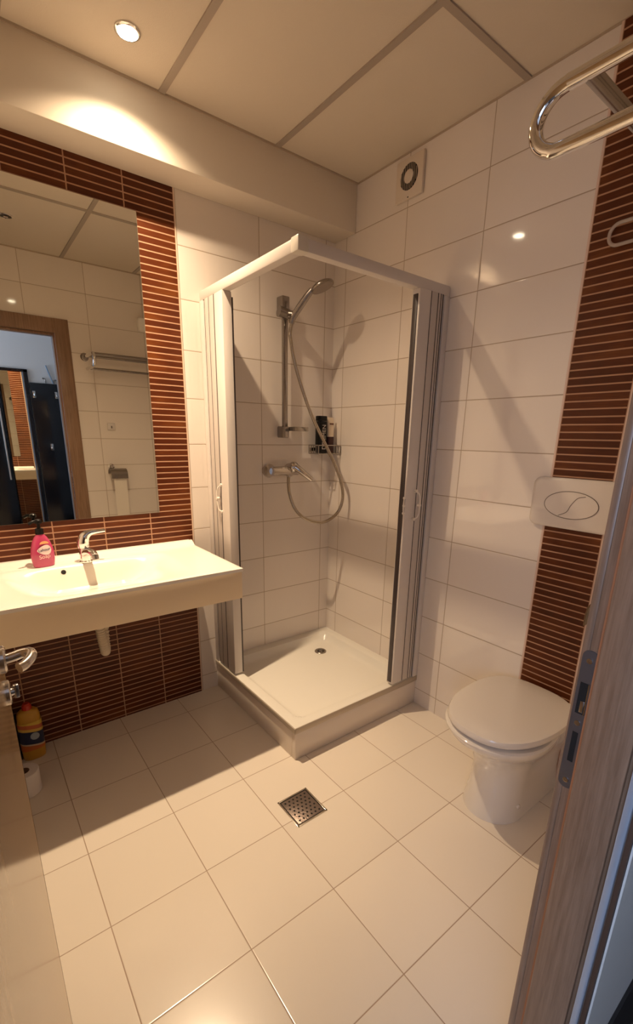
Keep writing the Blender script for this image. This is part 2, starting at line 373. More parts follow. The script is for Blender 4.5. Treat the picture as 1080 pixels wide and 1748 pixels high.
cab = empty('tall_cabinet', (-1.75, YF, 0), label='tall black cabinet with a long silver handle, left edge of the basin mirror', cat='cabinet')
bx(-2.05, -1.402, YF+0.001, YF+0.03, 0, 1.93, bev=0.003).build('door', m_blk, cab)
bx(-1.438, -1.424, YF+0.032, YF+0.046, 0.95, 1.60, bev=0.004).build('handle', m_alu, cab)
hm = empty('hall_mirror', (-1.29, YF, 0), label='narrow black-framed hall mirror beside the black cabinet, seen reflected', cat='mirror')
bx(-1.392, -1.198, YF+0.012, YF+0.016, 0.05, 1.925).build('mirror_glass', m_mirror, hm)
fm = MB(); fm.box(-1.400, -1.168, YF+0.001, YF+0.012, 0.02, 1.95); fm.box(-1.4, -1.392, YF+0.001, YF+0.022, 0.02, 1.95); fm.box(-1.198, -1.168, YF+0.001, YF+0.022, 0.02, 1.95); fm.box(-1.4, -1.168, YF+0.001, YF+0.022, 1.925, 1.95); fm.box(-1.4, -1.168, YF+0.001, YF+0.022, 0.02, 0.05)
fm.build('frame', m_blk, hm)
cp = empty('coat_panel', (-0.9, YF, 0), label='black wall panel with silver coat hooks seen in the mirror', cat='coat rack')
bx(-1.164, -0.62, YF+0.001, YF+0.022, 0.02, 1.838, bev=0.002).build('board', m_blk, cp)
for hx, hz_ in ((-1.138, 1.735), (-0.952, 1.737), (-1.048, 1.253), (-0.766, 1.737)):
    q = MB().box(hx-0.012, hx+0.012, YF+0.022, YF+0.026, hz_-0.03, hz_+0.03, bev=0.002)
    q.tube(spline([(hx, YF+0.025, hz_-0.018), (hx, YF+0.045, hz_-0.02), (hx, YF+0.055, hz_+0.004)], 5), 0.006, 10)
    q.build('hook', m_chrome, cp)
st = MB().tube([(-0.965, YF+0.012, 1.842), (-1.01, YF+0.012, 2.00)], 0.006, 10)
st.build('stick', mat('blue_grey_stick', (0.28, 0.36, 0.46), 0.4), label='thin pale stick standing on top of the black coat panel', cat='stick')
MB().tube(spline([(-1.03, YF+0.012, 1.842), (-1.03, YF+0.012, 1.875), (-1.05, YF+0.012, 1.885)], 6), 0.007, 10).build('metal_clip', m_steel, label='small bent metal peg on the coat panel top, left of the pale stick foot', cat='clip')
MB().tube(spline([(-0.955, YF+0.010, 1.842), (-0.955, YF+0.010, 1.87), (-0.930, YF+0.010, 1.872), (-0.930, YF+0.010, 1.842)], 6), 0.005, 10).build('metal_clip', m_steel, label='small looped metal clip on the coat panel top, beside the door frame', cat='clip')

# ------------------------------------------------------------------ ceiling lamps and fan
def downlight(name, loc, label, lit):
    x, y, z = loc
    e = empty(name, loc, label=label, cat='ceiling light', group=None)
    ring = MB().lathe((x, y, z+0.004), (0, 0, -1), [(-0.004, 0.039), (0.003, 0.039), (0.006, 0.035), (0.006, 0.031), (0.002, 0.0295), (-0.003, 0.029)], 40)
    ring.build('ring', m_chrome, e)
    m = bpy.data.materials.new('lamp_glow' if lit else 'lamp_off'); m.use_nodes = True; bs = m.node_tree.nodes['Principled BSDF']
    if lit:
        bs.inputs['Emission Color'].default_value = (1, 0.86, 0.62, 1); bs.inputs['Emission Strength'].default_value = 45
        MB().lathe((x, y, z-0.001), (0, 0, -1), [(-0.003, 0.0285), (0, 0.0285), (0.003, 0.024), (0.005, 0.012), (0.0055, 0)], 32).build('bulb', m, e)
    else:
        bs.inputs['Base Color'].default_value = (0.015, 0.012, 0.01, 1); bs.inputs['Roughness'].default_value = 0.4
        MB().lathe((x, y, z+0.003), (0, 0, -1), [(-0.003, 0.0285), (0.003, 0.0285)], 32).build('socket', m, e)
        MB().lathe((x, y, z+0.000), (0, 0, -1), [(-0.003, 0.012), (0.003, 0.012), (0.004, 0.008)], 24).build('bulb', m_chrome, e)
downlight('ceiling_spotlight', (LX, LY, H), 'lit round ceiling spotlight shining above the basin', True)
downlight('ceiling_spotlight', (-1.353, -1.43, H), 'unlit dark round spotlight seen at the left edge of the mirror', False)

fan = empty('extractor_fan', (0, -0.522, 2.508), label='square white extractor fan with a round grille high on the right wall', cat='fan')
bx(-0.016, -0.0005, -0.600, -0.444, 2.425, 2.583, bev=0.004).build('cover', mat('fan_plastic', (0.74, 0.64, 0.54), 0.35), fan)
g = MB().lathe((-0.0155, -0.522, 2.508), (-1, 0, 0), [(-0.001, 0.050), (0.0012, 0.050)], 40); gr = g.build('grille', m_hole, fan)
g = MB()
for i in range(9):
    y = -0.522-0.043+i*0.01075; hw = math.sqrt(max(0, 0.049**2-(y+0.522)**2))
    g.box(-0.0195, -0.0165, y-0.0022, y+0.0022, 2.508-hw, 2.508+hw)
g.build('slats', mat('fan_slats', (0.30, 0.24, 0.19), 0.5), gr)
MB().lathe((-0.016, -0.522, 2.508), (-1, 0, 0), [(-0.001, 0.026), (0.004, 0.026), (0.006, 0.022), (0.0065, 0)], 36).build('centre_disc', mat('fan_disc', (0.74, 0.64, 0.54), 0.35), fan)
MB().box(-0.0175, -0.015, -0.525, -0.519, 2.429, 2.433).build('screw_slot', m_hole, fan)

# ------------------------------------------------------------------ shower tray
tr = empty('shower_tray', (-0.4, -0.4, 0), label='square white shower tray on a tiled plinth in the corner', cat='shower tray')
SX, SY, SZ = -0.800, -0.790, 0.168
pl = MB()
# plinth: front (facing -y) and side (facing -x) panels
pl.box(SX+0.004, -0.001, SY+0.004, SY+0.03, 0.001, 0.142, bev=0.0015); pl.box(SX+0.004, SX+0.03, SY+0.0305, -0.001, 0.001, 0.142, bev=0.0015)
pl.build('tiled_plinth', mat('plinth_tile', (0.80, 0.70, 0.60), 0.12), tr)
N = 46
def tray_h(x, y):
    # 0 at the wall corner; flat rim then a basin sloping to the waste
    dx = min(x-SX, -x); dy = min(y-SY, -y); rimw = 0.045
    d = min(dx, dy)
    ax, ay = dx-rimw, dy-rimw
    R = 0.07
    if ax < 0 or ay < 0: return 0.0
    if ax < R and ay < R:
        e = R-math.hypot(R-ax, R-ay)
        if e < 0: return 0.0
    else: e = min(ax, ay)
    t = min(1, e/0.035); s = t*t*(3-2*t)
    rr_ = math.hypot(x+0.20, y+0.20)
    return -(0.034*s+0.010*s*max(0, 1-rr_/0.75))
xs = [SX+(0-SX)*i/N for i in range(N+1)]; ys = [SY+(0-SY)*i/N for i in range(N+1)]
tm = MB(); V = [(x, y, SZ+tray_h(x, y)) for y in ys for x in xs]
F = [(j*(N+1)+i, j*(N+1)+i+1, (j+1)*(N+1)+i+1, (j+1)*(N+1)+i) for j in range(N) for i in range(N)]
tm.raw(V, F, True)
so = [(SX, -0.0005), (SX, SY), (-0.0005, SY)]
tm.raw([(x, y, z) for x, y in so for z in (SZ, SZ-0.022)], [(0, 1, 3, 2), (2, 3, 5, 4)])
tm.raw([(x, y, SZ-0.022) for x, y in so]+[(SX+0.02, -0.0005, SZ-0.022), (SX+0.02, SY+0.02, SZ-0.022), (-0.0005, SY+0.02, SZ-0.022)], [(0, 1, 4, 3), (1, 2, 5, 4)])
tm.build('tray', m_tray, tr)
rl = MB(); rl.box(SX-0.003, -0.001, SY-0.003, SY+0.001, SZ-0.030, SZ-0.001, bev=0.0015); rl.box(SX-0.003, SX+0.001, SY-0.003, -0.001, SZ-0.026, SZ-0.003, bev=0.001)
rl.build('rim_strip', mat('aged_rim_strip', (0.50, 0.42, 0.33), 0.3, metal=0.3), tr)
# ribbed anti-slip area near the corner
ds = MB().lathe((-0.200, -0.200, SZ-0.044), (0, 0, 1), [(0, 0.036), (0.003, 0.036), (0.006, 0.033), (0.006, 0.024), (0.002, 0.022), (0.002, 0.010), (0.005, 0.008), (0.0055, 0)], 36)
wst = ds.build('waste', m_steel, tr)
hz2 = MB()
for k in range(8):
    a = k*PI/4; hz2.lathe((-0.200+0.0165*math.cos(a), -0.200+0.0165*math.sin(a), SZ-0.0425), (0, 0, 1), [(0, 0.0048), (0.0012, 0.0048)], 10)
hz2.build('waste_holes', m_hole, wst)

# ------------------------------------------------------------------ shower enclosure
en = empty('shower_enclosure', (-0.4, -0.4, 0.17), label='white folding shower enclosure with both doors pushed back', cat='shower enclosure')
EX, EY, ET = -0.792, -0.784, 2.026
def Lrail(z0, z1, w, m, name, bev=0.004):
    q = MB(); q.box(EX-0.006, EX-0.006+w, EY-0.0, -0.001, z0, z1, bev=bev); q.box(EX-0.006, -0.001, EY-0.006, EY-0.006+w, z0, z1, bev=bev)
    return q.build(name, m, en)
Lrail(1.984, ET, 0.040, m_white, 'top_rail', 0.006)
MB().box(EX-0.009, EX+0.036, EY-0.009, EY+0.036, 1.982, 2.029, bev=0.005).build('corner_cap', mat('corner_cap_pvc', (0.70, 0.65, 0.58), 0.35), en)
# wall profiles
MB().box(EX-0.008, EX+0.034, -0.036, -0.001, SZ, 1.985, bev=0.003).box(EX-0.002, EX+0.026, -0.050, -0.036, SZ, 1.985, bev=0.003).build('wall_profile', m_white, en)
MB().box(-0.036, -0.001, EY-0.008, EY+0.034, SZ, 1.985, bev=0.003).box(-0.050, -0.036, EY-0.002, EY+0.026, SZ, 1.985, bev=0.003).build('wall_profile', m_white, en)
# folded slats: each slat is a narrow hollow board, seen edge on when pushed together
def slat(p0, p1, th, z0, z1, name, m):
    d = (Vector(p1)-Vector(p0)); n = Vector((-d.y, d.x)).normalized()*th/2
    P = [Vector(p0)+n, Vector(p1)+n, Vector(p1)-n, Vector(p0)-n]
    q = MB(); q.loft([[(a.x, a.y, z0) for a in P], [(a.x, a.y, z1) for a in P]], smooth=False)
    return q.build(name, m, en)
ZB, ZT = SZ+0.012, 1.984
m_slat = mat('slat_pvc', (0.58, 0.52, 0.48), 0.35)
def board(x0, x1, y0, y1, name, m=None, z0=ZB, z1=ZT, bev=0.0025, **k):
    return MB().box(x0, x1, y0, y1, z0, z1, bev=bev).build(name, m or m_slat, en, **k)
# left pack (against the back wall)
board(-0.8005, -0.7785, -0.095, -0.057, 'folding_slat'); board(-0.8005, -0.7785, -0.1475, -0.101, 'folding_slat')
board(-0.7995, -0.779, -0.157, -0.1475, 'gap_shade_strip', m_gasket_shade, bev=0.0005); board(-0.7990, -0.779, -0.101, -0.095, 'gap_shade_strip', m_gasket_shade, bev=0.0005); board(-0.799, -0.779, -0.057, -0.0505, 'gap_shade_strip', m_gasket_shade, bev=0.0005)  # flush dark strips stand for the shade in the gaps between slats
board(-0.801, -0.756, -0.236, -0.157, 'leading_profile', m_white)
board(-0.756, -0.748, -0.234, -0.205, 'magnet_strip', m_gasket_shade, z1=ZT-0.02, bev=0.001, label='dark magnet strip')
# right pack (against the right wall)
for x0, x1 in ((-0.1255, -0.086), (-0.0815, -0.0685), (-0.0645, -0.0565)): board(x0, x1, -0.7965, -0.7705, 'folding_slat')
for x0, x1 in ((-0.1308, -0.1252), (-0.0863, -0.0812), (-0.0687, -0.0643), (-0.0567, -0.0505)): board(x0, x1, -0.7958, -0.7702, 'gap_shade_strip', m_gasket_shade, bev=0.0004)  # slat gaps filled flush with dark colour in place of their shade
board(-0.200, -0.1305, -0.797, -0.756, 'leading_profile', m_white)
board(-0.2035, -0.199, -0.787, -0.763, 'magnet_strip', m_gasket_shade, z0=ZB+0.01, z1=ZT-0.02, bev=0.0008, label='dark magnet strip')
tR, tL = 0.1305, 0.157
# moulded pull handles
def pull(path, name='pull_handle'):
    q = MB(); q.tube(spline(path, 6), 0.0035, 10)
    for p in (path[0], path[len(path)//2], path[-1]): q.lathe((p[0], p[1], p[2]), (0, 1, 0) if abs(p[0]) < 0.5 else (1, 0, 0), [(-0.004, 0.007), (0.012, 0.007)], 16)
    return q.build(name, mat('handle_pvc', (0.80, 0.73, 0.66), 0.3), en)
hx = -0.140; hy = -0.806
pull([(hx, hy, 1.165), (hx+0.014, hy-0.010, 1.145), (hx+0.016, hy-0.012, 1.10), (hx+0.012, hy-0.010, 1.05), (hx-0.004, hy, 1.035)])
hy2 = -0.160
pull([(EX-0.012, hy2, 1.165), (EX-0.024, hy2+0.014, 1.145), (EX-0.026, hy2+0.016, 1.10), (EX-0.024, hy2+0.010, 1.05), (EX-0.012, hy2, 1.035)])
q = MB(); xx = -0.203
for z in (1.135, 1.10, 1.065): q.lathe((xx, -0.792, z), (1, 0, 0), [(-0.004, 0.003), (-0.002, 0.0065), (0.006, 0.0065)], 14)
q.tube([(xx, -0.792, 1.065), (xx-0.003, -0.792, 1.10), (xx, -0.792, 1.135)], 0.003, 8)
q.build('pull_clip', mat('clip_pvc', (0.82, 0.76, 0.70), 0.25), en)

# ------------------------------------------------------------------ shower mixer, rail, handset, hose
mx = empty('shower_mixer', (-0.37, 0, 1.212), label='chrome shower mixer tap on the tiled wall of the shower', cat='tap')
b = MB()
for x in (-0.440, -0.300): b.lathe((x, 0, 1.212), (0, -1, 0), [(0, 0.037), (0.010, 0.038), (0.020, 0.034), (0.030, 0.025), (0.05, 0.022)], 32)
b.tube([(-0.452, -0.060, 1.212), (-0.285, -0.060, 1.212)], 0.0255, 28)
b.lathe((-0.343, -0.060, 1.212), (0, 0, -1), [(0.01, 0.013), (0.034, 0.011), (0.036, 0.008)], 20)
b.build('body', m_dchrome, mx)
b = MB(); b.lathe((-0.328, -0.058, 1.222), (0.12, -1, 0.45), [(-0.02, 0.027), (0.018, 0.031), (0.034, 0.030), (0.046, 0.023), (0.052, 0.009)], 32)
b.build('cartridge_cap', m_dchrome, mx)
b = MB(); pts = spline([(-0.322, -0.092, 1.232), (-0.300, -0.112, 1.213), (-0.272, -0.128, 1.190), (-0.243, -0.140, 1.166)], 6)
b.tube(pts, [0.023-0.011*i/(len(pts)-1) for i in range(len(pts))], 18); b.build('lever', m_dchrome, mx)

m_rail = mat('worn_chrome', (0.36, 0.33, 0.31), 0.25, metal=1)
ra = empty('shower_rail', (-0.355, 0, 1.4), label='vertical chrome shower rail screwed to the shower wall', cat='shower rail')
b = MB().box(-0.371, -0.341, -0.052, -0.032, 1.42, 2.05, bev=0.006); b.build('bar', m_rail, ra)
for z0, z1, nm in ((1.388, 1.448, 'lower_bracket'), (2.015, 2.075, 'upper_bracket')):
    MB().box(-0.380, -0.334, -0.056, -0.0005, z0, z1, bev=0.006).build(nm, m_rail, ra)
b = MB().tube([(-0.402, -0.056, 1.998), (-0.345, -0.062, 1.990)], [0.026, 0.024], 24); b.tube([(-0.352, -0.062, 1.990), (-0.336, -0.095, 1.984)], [0.022, 0.018], 20)
b.build('slider', m_rail, ra)
b = MB()
b.box(-0.335, -0.243, -0.060, -0.045, 1.424, 1.446, bev=0.004).box(-0.335, -0.325, -0.105, -0.045, 1.424, 1.446, bev=0.003).box(-0.252, -0.243, -0.105, -0.045, 1.424, 1.446, bev=0.003).box(-0.335, -0.243, -0.107, -0.098, 1.424, 1.446, bev=0.003)
b.box(-0.345, -0.33, -0.05, -0.035, 1.43, 1.442)
b.build('soap_holder', m_steel, ra)

hs_ = empty('shower_handset', (-0.33, -0.1, 1.985), label='chrome round hand shower resting in the rail holder', cat='shower head')
b = MB(); p = spline([(-0.346, -0.088, 1.945), (-0.340, -0.098, 1.975), (-0.322, -0.130, 2.020), (-0.304, -0.162, 2.060), (-0.290, -0.185, 2.086)], 6)
b.tube(p, [0.0135+0.003*math.sin(PI*i/(len(p)-1)) for i in range(len(p))], 20); b.build('grip', m_rail, hs_)
b = MB(); ax = Vector((0.25, -0.30, -0.92))
b.lathe((-0.262, -0.222, 2.110), ax, [(-0.006, 0.012), (-0.002, 0.040), (0.006, 0.054), (0.014, 0.058), (0.020, 0.057), (0.021, 0.052)], 40); b.build('spray_head', m_rail, hs_)
b = MB(); b.lathe(Vector((-0.262, -0.222, 2.110))+ax.normalized()*0.0205, ax, [(0, 0.051), (0.001, 0.051)], 36); b.build('spray_face', mat('grey_spray_face', (0.32, 0.26, 0.22), 0.5), hs_)

hosep = [(-0.343, -0.092, 1.950), (-0.362, -0.10, 1.90), (-0.366, -0.112, 1.86), (-0.354, -0.12, 1.783), (-0.316, -0.13, 1.66), (-0.263, -0.15, 1.518), (-0.188, -0.17, 1.377), (-0.125, -0.19, 1.258), (-0.082, -0.2, 1.16), (-0.061, -0.2, 1.066), (-0.08, -0.19, 0.985), (-0.14, -0.18, 0.937), (-0.205, -0.17, 0.925), (-0.295, -0.15, 0.954), (-0.342, -0.12, 1.01), (-0.358, -0.09, 1.09), (-0.350, -0.068, 1.15), (-0.343, -0.060, 1.182)]
sp_ = spline(hosep, 26)
b = MB(); b.tube(sp_, [0.0084+0.0008*(i % 2) for i in range(len(sp_))], 12)
b.build('shower_hose', m_hose, label='ribbed metal shower hose looping from mixer to hand shower', cat='hose')

# ------------------------------------------------------------------ corner wire shelf with two bottles
sh = empty('wire_shelf', (-0.08, -0.07, 1.30), label='small wire rack holding bottles in the shower corner', cat='shelf')
b = MB(); A0, A1, B0, B1 = -0.168, -0.006, -0.100, -0.010
for z in (1.303, 1.350):
    b.tube([(A0, B0, z), (A1, B0, z), (A1, B1, z), (A0, B1, z), (A0, B0, z)], 0.0028, 10)
for i in range(5):
    y = B0+(B1-B0)*i/4
    for x in (A0, A1): b.tube([(x, y, 1.303), (x, y, 1.350)], 0.0022, 8)
for i in range(9):
    x = A0+(A1-A0)*i/8; b.tube([(x, B0, 1.305), (x, B1, 1.305)], 0.0018, 8)
for x in (A0, A1): b.tube([(x, B0, 1.303), (x, B0, 1.350)], 0.0035, 8)
b.build('wire_frame', m_steel, sh)
MB().box(A0+0.01, A1-0.01, -0.011, -0.0005, 1.312, 1.336, bev=0.002).build('wall_plate', m_steel, sh)
bt = empty('shampoo_bottle', (-0.112, -0.060, 1.3085), label='tall black bottle with white vertical lettering in the wire rack', cat='bottle')
def rrect(cx, cy, w, d, z, r, n=5):
    out = []
    for sx, sy, a0 in ((1, 1, 0), (-1, 1, 90), (-1, -1, 180), (1, -1, 270)):
        for i in range(n+1):
            a = math.radians(a0+90*i/n); out.append((cx+sx*(w/2-r)+r*math.cos(a), cy+sy*(d/2-r)+r*math.sin(a), z))
    return out
b = MB(); cx_, cy_ = -0.118, -0.058
b.loft([rrect(cx_, cy_, w, d, z, min(w, d)*0.3) for z, w, d in ((1.3085, 0.056, 0.040), (1.311, 0.062, 0.046), (1.470, 0.062, 0.046), (1.482, 0.060, 0.044))]); b.build('body', m_black, bt)
b = MB(); b.loft([rrect(cx_, cy_, w, d, z, min(w, d)*0.3) for z, w, d in ((1.4835, 0.058, 0.042), (1.484, 0.061, 0.045), (1.506, 0.061, 0.045), (1.510, 0.057, 0.041))]); b.build('cap', m_black, bt)
m_wt = mat('white_print', (0.62, 0.56, 0.52), 0.5)
nx = Vector((-0.35, -1, 0)).normalized()
text('lettering', 'DERIMEN', 0.036, m_wt, (cx_+0.004, cy_-0.0235, 1.395), (0, 0, 1), (-1, 0, 0), bt, sx=0.92)
b2 = empty('skincare_tube', (-0.052, -0.055, 1.3085), label='small tube with cream top and dark red bottom half in the rack', cat='tube')
b = MB(); b.loft([rrect(-0.052, -0.055, w, d, z, min(w, d)*0.4) for z, w, d in ((1.3085, 0.040, 0.030), (1.311, 0.046, 0.036), (1.398, 0.047, 0.034))]); b.build('cap', mat('dark_red_plastic', (0.055, 0.012, 0.008), 0.3), b2)
b = MB(); b.loft([rrect(-0.052, -0.055, w, d, z, min(w, d)*0.4) for z, w, d in ((1.3985, 0.046, 0.032), (1.46, 0.048, 0.024), (1.505, 0.049, 0.010))]); b.build('body', mat('cream_tube', (0.86, 0.72, 0.56), 0.4), b2)
b = MB(); b.box(-0.062, -0.036, -0.0690, -0.0655, 1.465, 1.473); b.build('print_mark', mat('brown_print', (0.2, 0.08, 0.05), 0.5), b2)

# ------------------------------------------------------------------ basin counter
ct = empty('washbasin_counter', (-1.42, -0.28, 0.73), label='cream wall-hung washbasin counter with a moulded sloping basin', cat='washbasin')
CX0, CX1, CY0, CZ = XC+0.001, -0.910, -0.562, 0.864
def ss(t): t = max(0, min(1, t)); return t*t*(3-2*t)
def basin(x, y):
    # moulded wedge: steep under the tap, long slope towards the front
    u = abs(x+1.420)/0.320; v0, v1 = -0.112, -0.545
    if y > v0 or y < v1: return 0
    back = ss((v0-y)/0.075); front = min(1, (y-v1)/0.33)**1.4
    side = max(0, min(1, (1-u)/0.62)); side = side*0.5+ss(side)*0.5
    return -0.100*back*front*side
NX, NY = 90, 60
xs = [CX0+(CX1-CX0)*i/NX for i in range(NX+1)]; ys = [CY0+(-0.001-CY0)*i/NY for i in range(NY+1)]
def toph(x, y):
    z = CZ+basin(x, y)
    z += 0.018*ss((y+0.060)/0.035)      # raised back ledge
    ed_ = min(x-CX0+9, CX1-x, y-CY0)
    if ed_ < 0.004: z -= 0.003
    return z
b = MB(); V = [(x, y, toph(x, y)) for y in ys for x in xs]
F = [(j*(NX+1)+i, j*(NX+1)+i+1, (j+1)*(NX+1)+i+1, (j+1)*(NX+1)+i) for j in range(NY) for i in range(NX)]
b.raw(V, F, True)
b.loft([[(x, y, z) for x, y in ((CX0, CY0), (CX1, CY0), (CX1, -0.001), (CX0, -0.001))] for z in (CZ-0.016, CZ-0.003)], cap=False, smooth=False)
b.raw([(CX1, -0.06, CZ-0.004), (CX1, -0.001, CZ-0.004), (CX1, -0.001, CZ+0.018), (CX1, -0.025, CZ+0.018)], [(0, 1, 2, 3)])
b.raw([(CX0, CY0, CZ-0.016), (CX1, CY0, CZ-0.016), (CX1, CY0+0.03, CZ-0.016), (CX0, CY0+0.03, CZ-0.016)], [(0, 1, 2, 3)])
b.build('basin_top', m_top, ct)
b = MB(); b.box(CX0, CX1-0.004, CY0+0.005, CY0+0.023, 0.729, CZ-0.0165, bev=0.0015); b.build('front_apron', m_apron, ct)
b = MB(); b.box(CX1-0.022, CX1-0.004, CY0+0.024, -0.006, 0.729, CZ-0.0165, bev=0.0015); b.build('side_apron', m_apron, ct)
b = MB(); b.box(-1.60, -1.26, -0.45, -0.12, 0.752, 0.776, bev=0.006); b.loft([rrect(-1.43, -0.28, w, d, z, 0.05) for z, w, d in ((0.69, 0.10, 0.10), (0.70, 0.2, 0.18), (0.753, 0.32, 0.30))]); b.build('bowl_underside', m_top, ct)
def basin_z(x, y): return toph(x, y)
OX, OY = -1.514, -0.136
b = MB(); n0 = Vector((0, basin_z(OX, OY)-basin_z(OX, OY+0.01), 0.01)).normalized(); n0 = Vector((0, -(basin_z(OX, OY+0.005)-basin_z(OX, OY-0.005)), 0.01)).normalized()
b.lathe(Vector((OX, OY, basin_z(OX, OY))), n0, [(-0.002, 0.0095), (0.0012, 0.0095), (0.0014, 0.007)], 24); b.build('overflow_hole', m_hole, ct)

fa = empty('basin_tap', (-1.415, -0.098, CZ), label='chrome single-lever tap on the washbasin counter', cat='tap')
b = MB(); b.lathe((-1.418, -0.098, CZ-0.001), (0, 0, 1), [(0, 0.027), (0.004, 0.027), (0.008, 0.0235), (0.055, 0.0225), (0.062, 0.020)], 32)
pts = spline([(-1.418, -0.102, CZ+0.036), (-1.410, -0.130, CZ+0.046), (-1.402, -0.158, CZ+0.046), (-1.397, -0.180, CZ+0.037)], 6)
b.tube(pts, [0.020-0.005*i/(len(pts)-1) for i in range(len(pts))], 20); b.build('body', m_chrome, fa)
b = MB(); b.lathe((-1.396, -0.180, CZ+0.040), (0.05, -0.25, -1), [(0, 0.0135), (0.016, 0.0135), (0.016, 0.010)], 20); b.build('aerator', m_steel, fa)
b = MB(); pts = spline([(-1.420, -0.096, CZ+0.062), (-1.421, -0.096, CZ+0.082), (-1.413, -0.098, CZ+0.106), (-1.394, -0.103, CZ+0.122), (-1.366, -0.112, CZ+0.127), (-1.334, -0.122, CZ+0.130)], 6)
n_ = len(pts); rad = [0.0245, 0.0250, 0.0225, 0.0140, 0.0085, 0.0065]
def lr(t):
    t *= 5; i_ = min(4, int(t)); return rad[i_]+(rad[i_+1]-rad[i_])*(t-i_)
b.tube(pts, [lr(i/(n_-1)) for i in range(n_)], 20); b.build('lever', m_chrome, fa)

# soap bottle
sb = empty('soap_dispenser', (-1.573, -0.085, CZ), label='pink pump soap bottle standing on the counter left of the tap', cat='soap bottle')
sx_, sy_ = -1.573, -0.088
b = MB(); yaw_s = math.radians(12)
def rot(p, c=(sx_, sy_), a=yaw_s):
    x, y, z = p; dx, dy = x-c[0], y-c[1]; return (c[0]+dx*math.cos(a)-dy*math.sin(a), c[1]+dx*math.sin(a)+dy*math.cos(a), z)
def ell(w, d, z, n=32, p=2.4): 
    out = []
    for i in range(n):
        t = 2*PI*i/n; cs, sn = math.cos(t), math.sin(t)
        out.append(rot((sx_+w/2*math.copysign(abs(cs)**(2/p), cs), sy_+d/2*math.copysign(abs(sn)**(2/p), sn), z)))
    return out
b.loft([ell(w, d, CZ+z) for z, w, d in ((0.0005, 0.070, 0.036), (0.004, 0.078, 0.042), (0.030, 0.086, 0.046), (0.055, 0.088, 0.046), (0.080, 0.080, 0.042), (0.105, 0.064, 0.036), (0.122, 0.046, 0.031), (0.132, 0.030, 0.027), (0.136, 0.026, 0.025))])
m_pink = mat('pink_liquid_bottle', (0.52, 0.055, 0.15), 0.12, coat=0.5)
body = b.build('body', m_pink, sb)
def on_face(w, dx, z, off): return rot((sx_+dx, sy_-w/2-off, z))
b = MB(); ring = [rot((sx_+0.026*math.cos(t), sy_-0.0235, CZ+0.072+0.019*math.sin(t)+0.004*math.sin(2*t))) for t in [2*PI*i/28 for i in range(28)]]
b.loft([ring, [(p[0]+0.0002, p[1]-0.0012, p[2]) for p in ring]], smooth=False); b.build('label', mat('pale_label', (0.80, 0.66, 0.66), 0.4), body)
b = MB(); ring = [rot((sx_+0.004+0.017*math.cos(t), sy_-0.0215, CZ+0.097+0.011*math.sin(t))) for t in [PI*i/16 for i in range(17)]]
b.loft([ring, [(p[0]+0.0002, p[1]-0.0012, p[2]) for p in ring]], smooth=False); b.build('label_crest', mat('peach_print', (0.85, 0.42, 0.18), 0.4), body)
xd = (math.cos(yaw_s), math.sin(yaw_s), 0.08)
text('label_name', 'Lahour', 0.0155, mat('navy_print', (0.03, 0.02, 0.09), 0.5), on_face(0.047, 0.0, CZ+0.073, 0.0018), xd, (-0.02, 0, 1), body)
text('label_word', 'Soap', 0.022, mat('pink_white_print', (0.95, 0.62, 0.62), 0.5), on_face(0.047, -0.001, CZ+0.045, 0.0008), xd, (-0.02, 0, 1), body)
b = MB(); b.lathe((sx_, sy_, CZ+0.135), (0, 0, 1), [(0, 0.0155), (0.022, 0.0145), (0.024, 0.007), (0.042, 0.006), (0.044, 0.014), (0.056, 0.013), (0.060, 0.008)], 24)
b.tube(spline([(sx_, sy_, CZ+0.186), (sx_-0.018, sy_-0.008, CZ+0.188), (sx_-0.034, sy_-0.014, CZ+0.180)], 5), 0.006, 12)
b.build('pump', m_black, sb, label='black pump head')

# wall mirror
mr = empty('wall_mirror', (-1.42, 0, 1.03), label='large frameless mirror on the brown tiles above the washbasin', cat='mirror')
bx(-1.782, -1.058, -0.0095, -0.0045, 1.033, 2.266).build('glass', m_mirror, mr)
MB().box(-1.7815, -1.0585, -0.0092, -0.0043, 1.0322, 1.033).box(-1.058, -1.0572, -0.0092, -0.0043, 1.033, 2.266).box(-1.782, -1.058, -0.0092, -0.0043, 2.266, 2.2668).build('ground_edge', mat('glass_edge', (0.25, 0.22, 0.16), 0.3), mr)

# waste pipes below the counter
wp = empty('waste_pipe', (-1.41, -0.2, 0.5), label='cream corrugated waste hose hanging below the washbasin', cat='pipe')
pp_ = [(-1.428, -0.250, 0.69), (-1.425, -0.250, 0.62), (-1.420, -0.245, 0.56), (-1.412, -0.235, 0.50), (-1.405, -0.205, 0.478), (-1.395, -0.165, 0.49), (-1.385, -0.125, 0.56), (-1.38, -0.11, 0.69)]
s_ = spline(pp_, 22); b = MB(); b.tube(s_, [0.0185+0.0022*math.sin(i*1.6) for i in range(len(s_))], 18); b.build('corrugated_hose', m_pipe, wp)
MB().tube([(-1.428, -0.25, 0.655), (-1.428, -0.25, 0.70)], 0.026, 24).build('collar', m_pipe, wp)
MB().tube([(-1.38, -0.11, 0.65), (-1.38, -0.11, 0.752)], 0.014, 16).build('riser', m_pipe, wp)

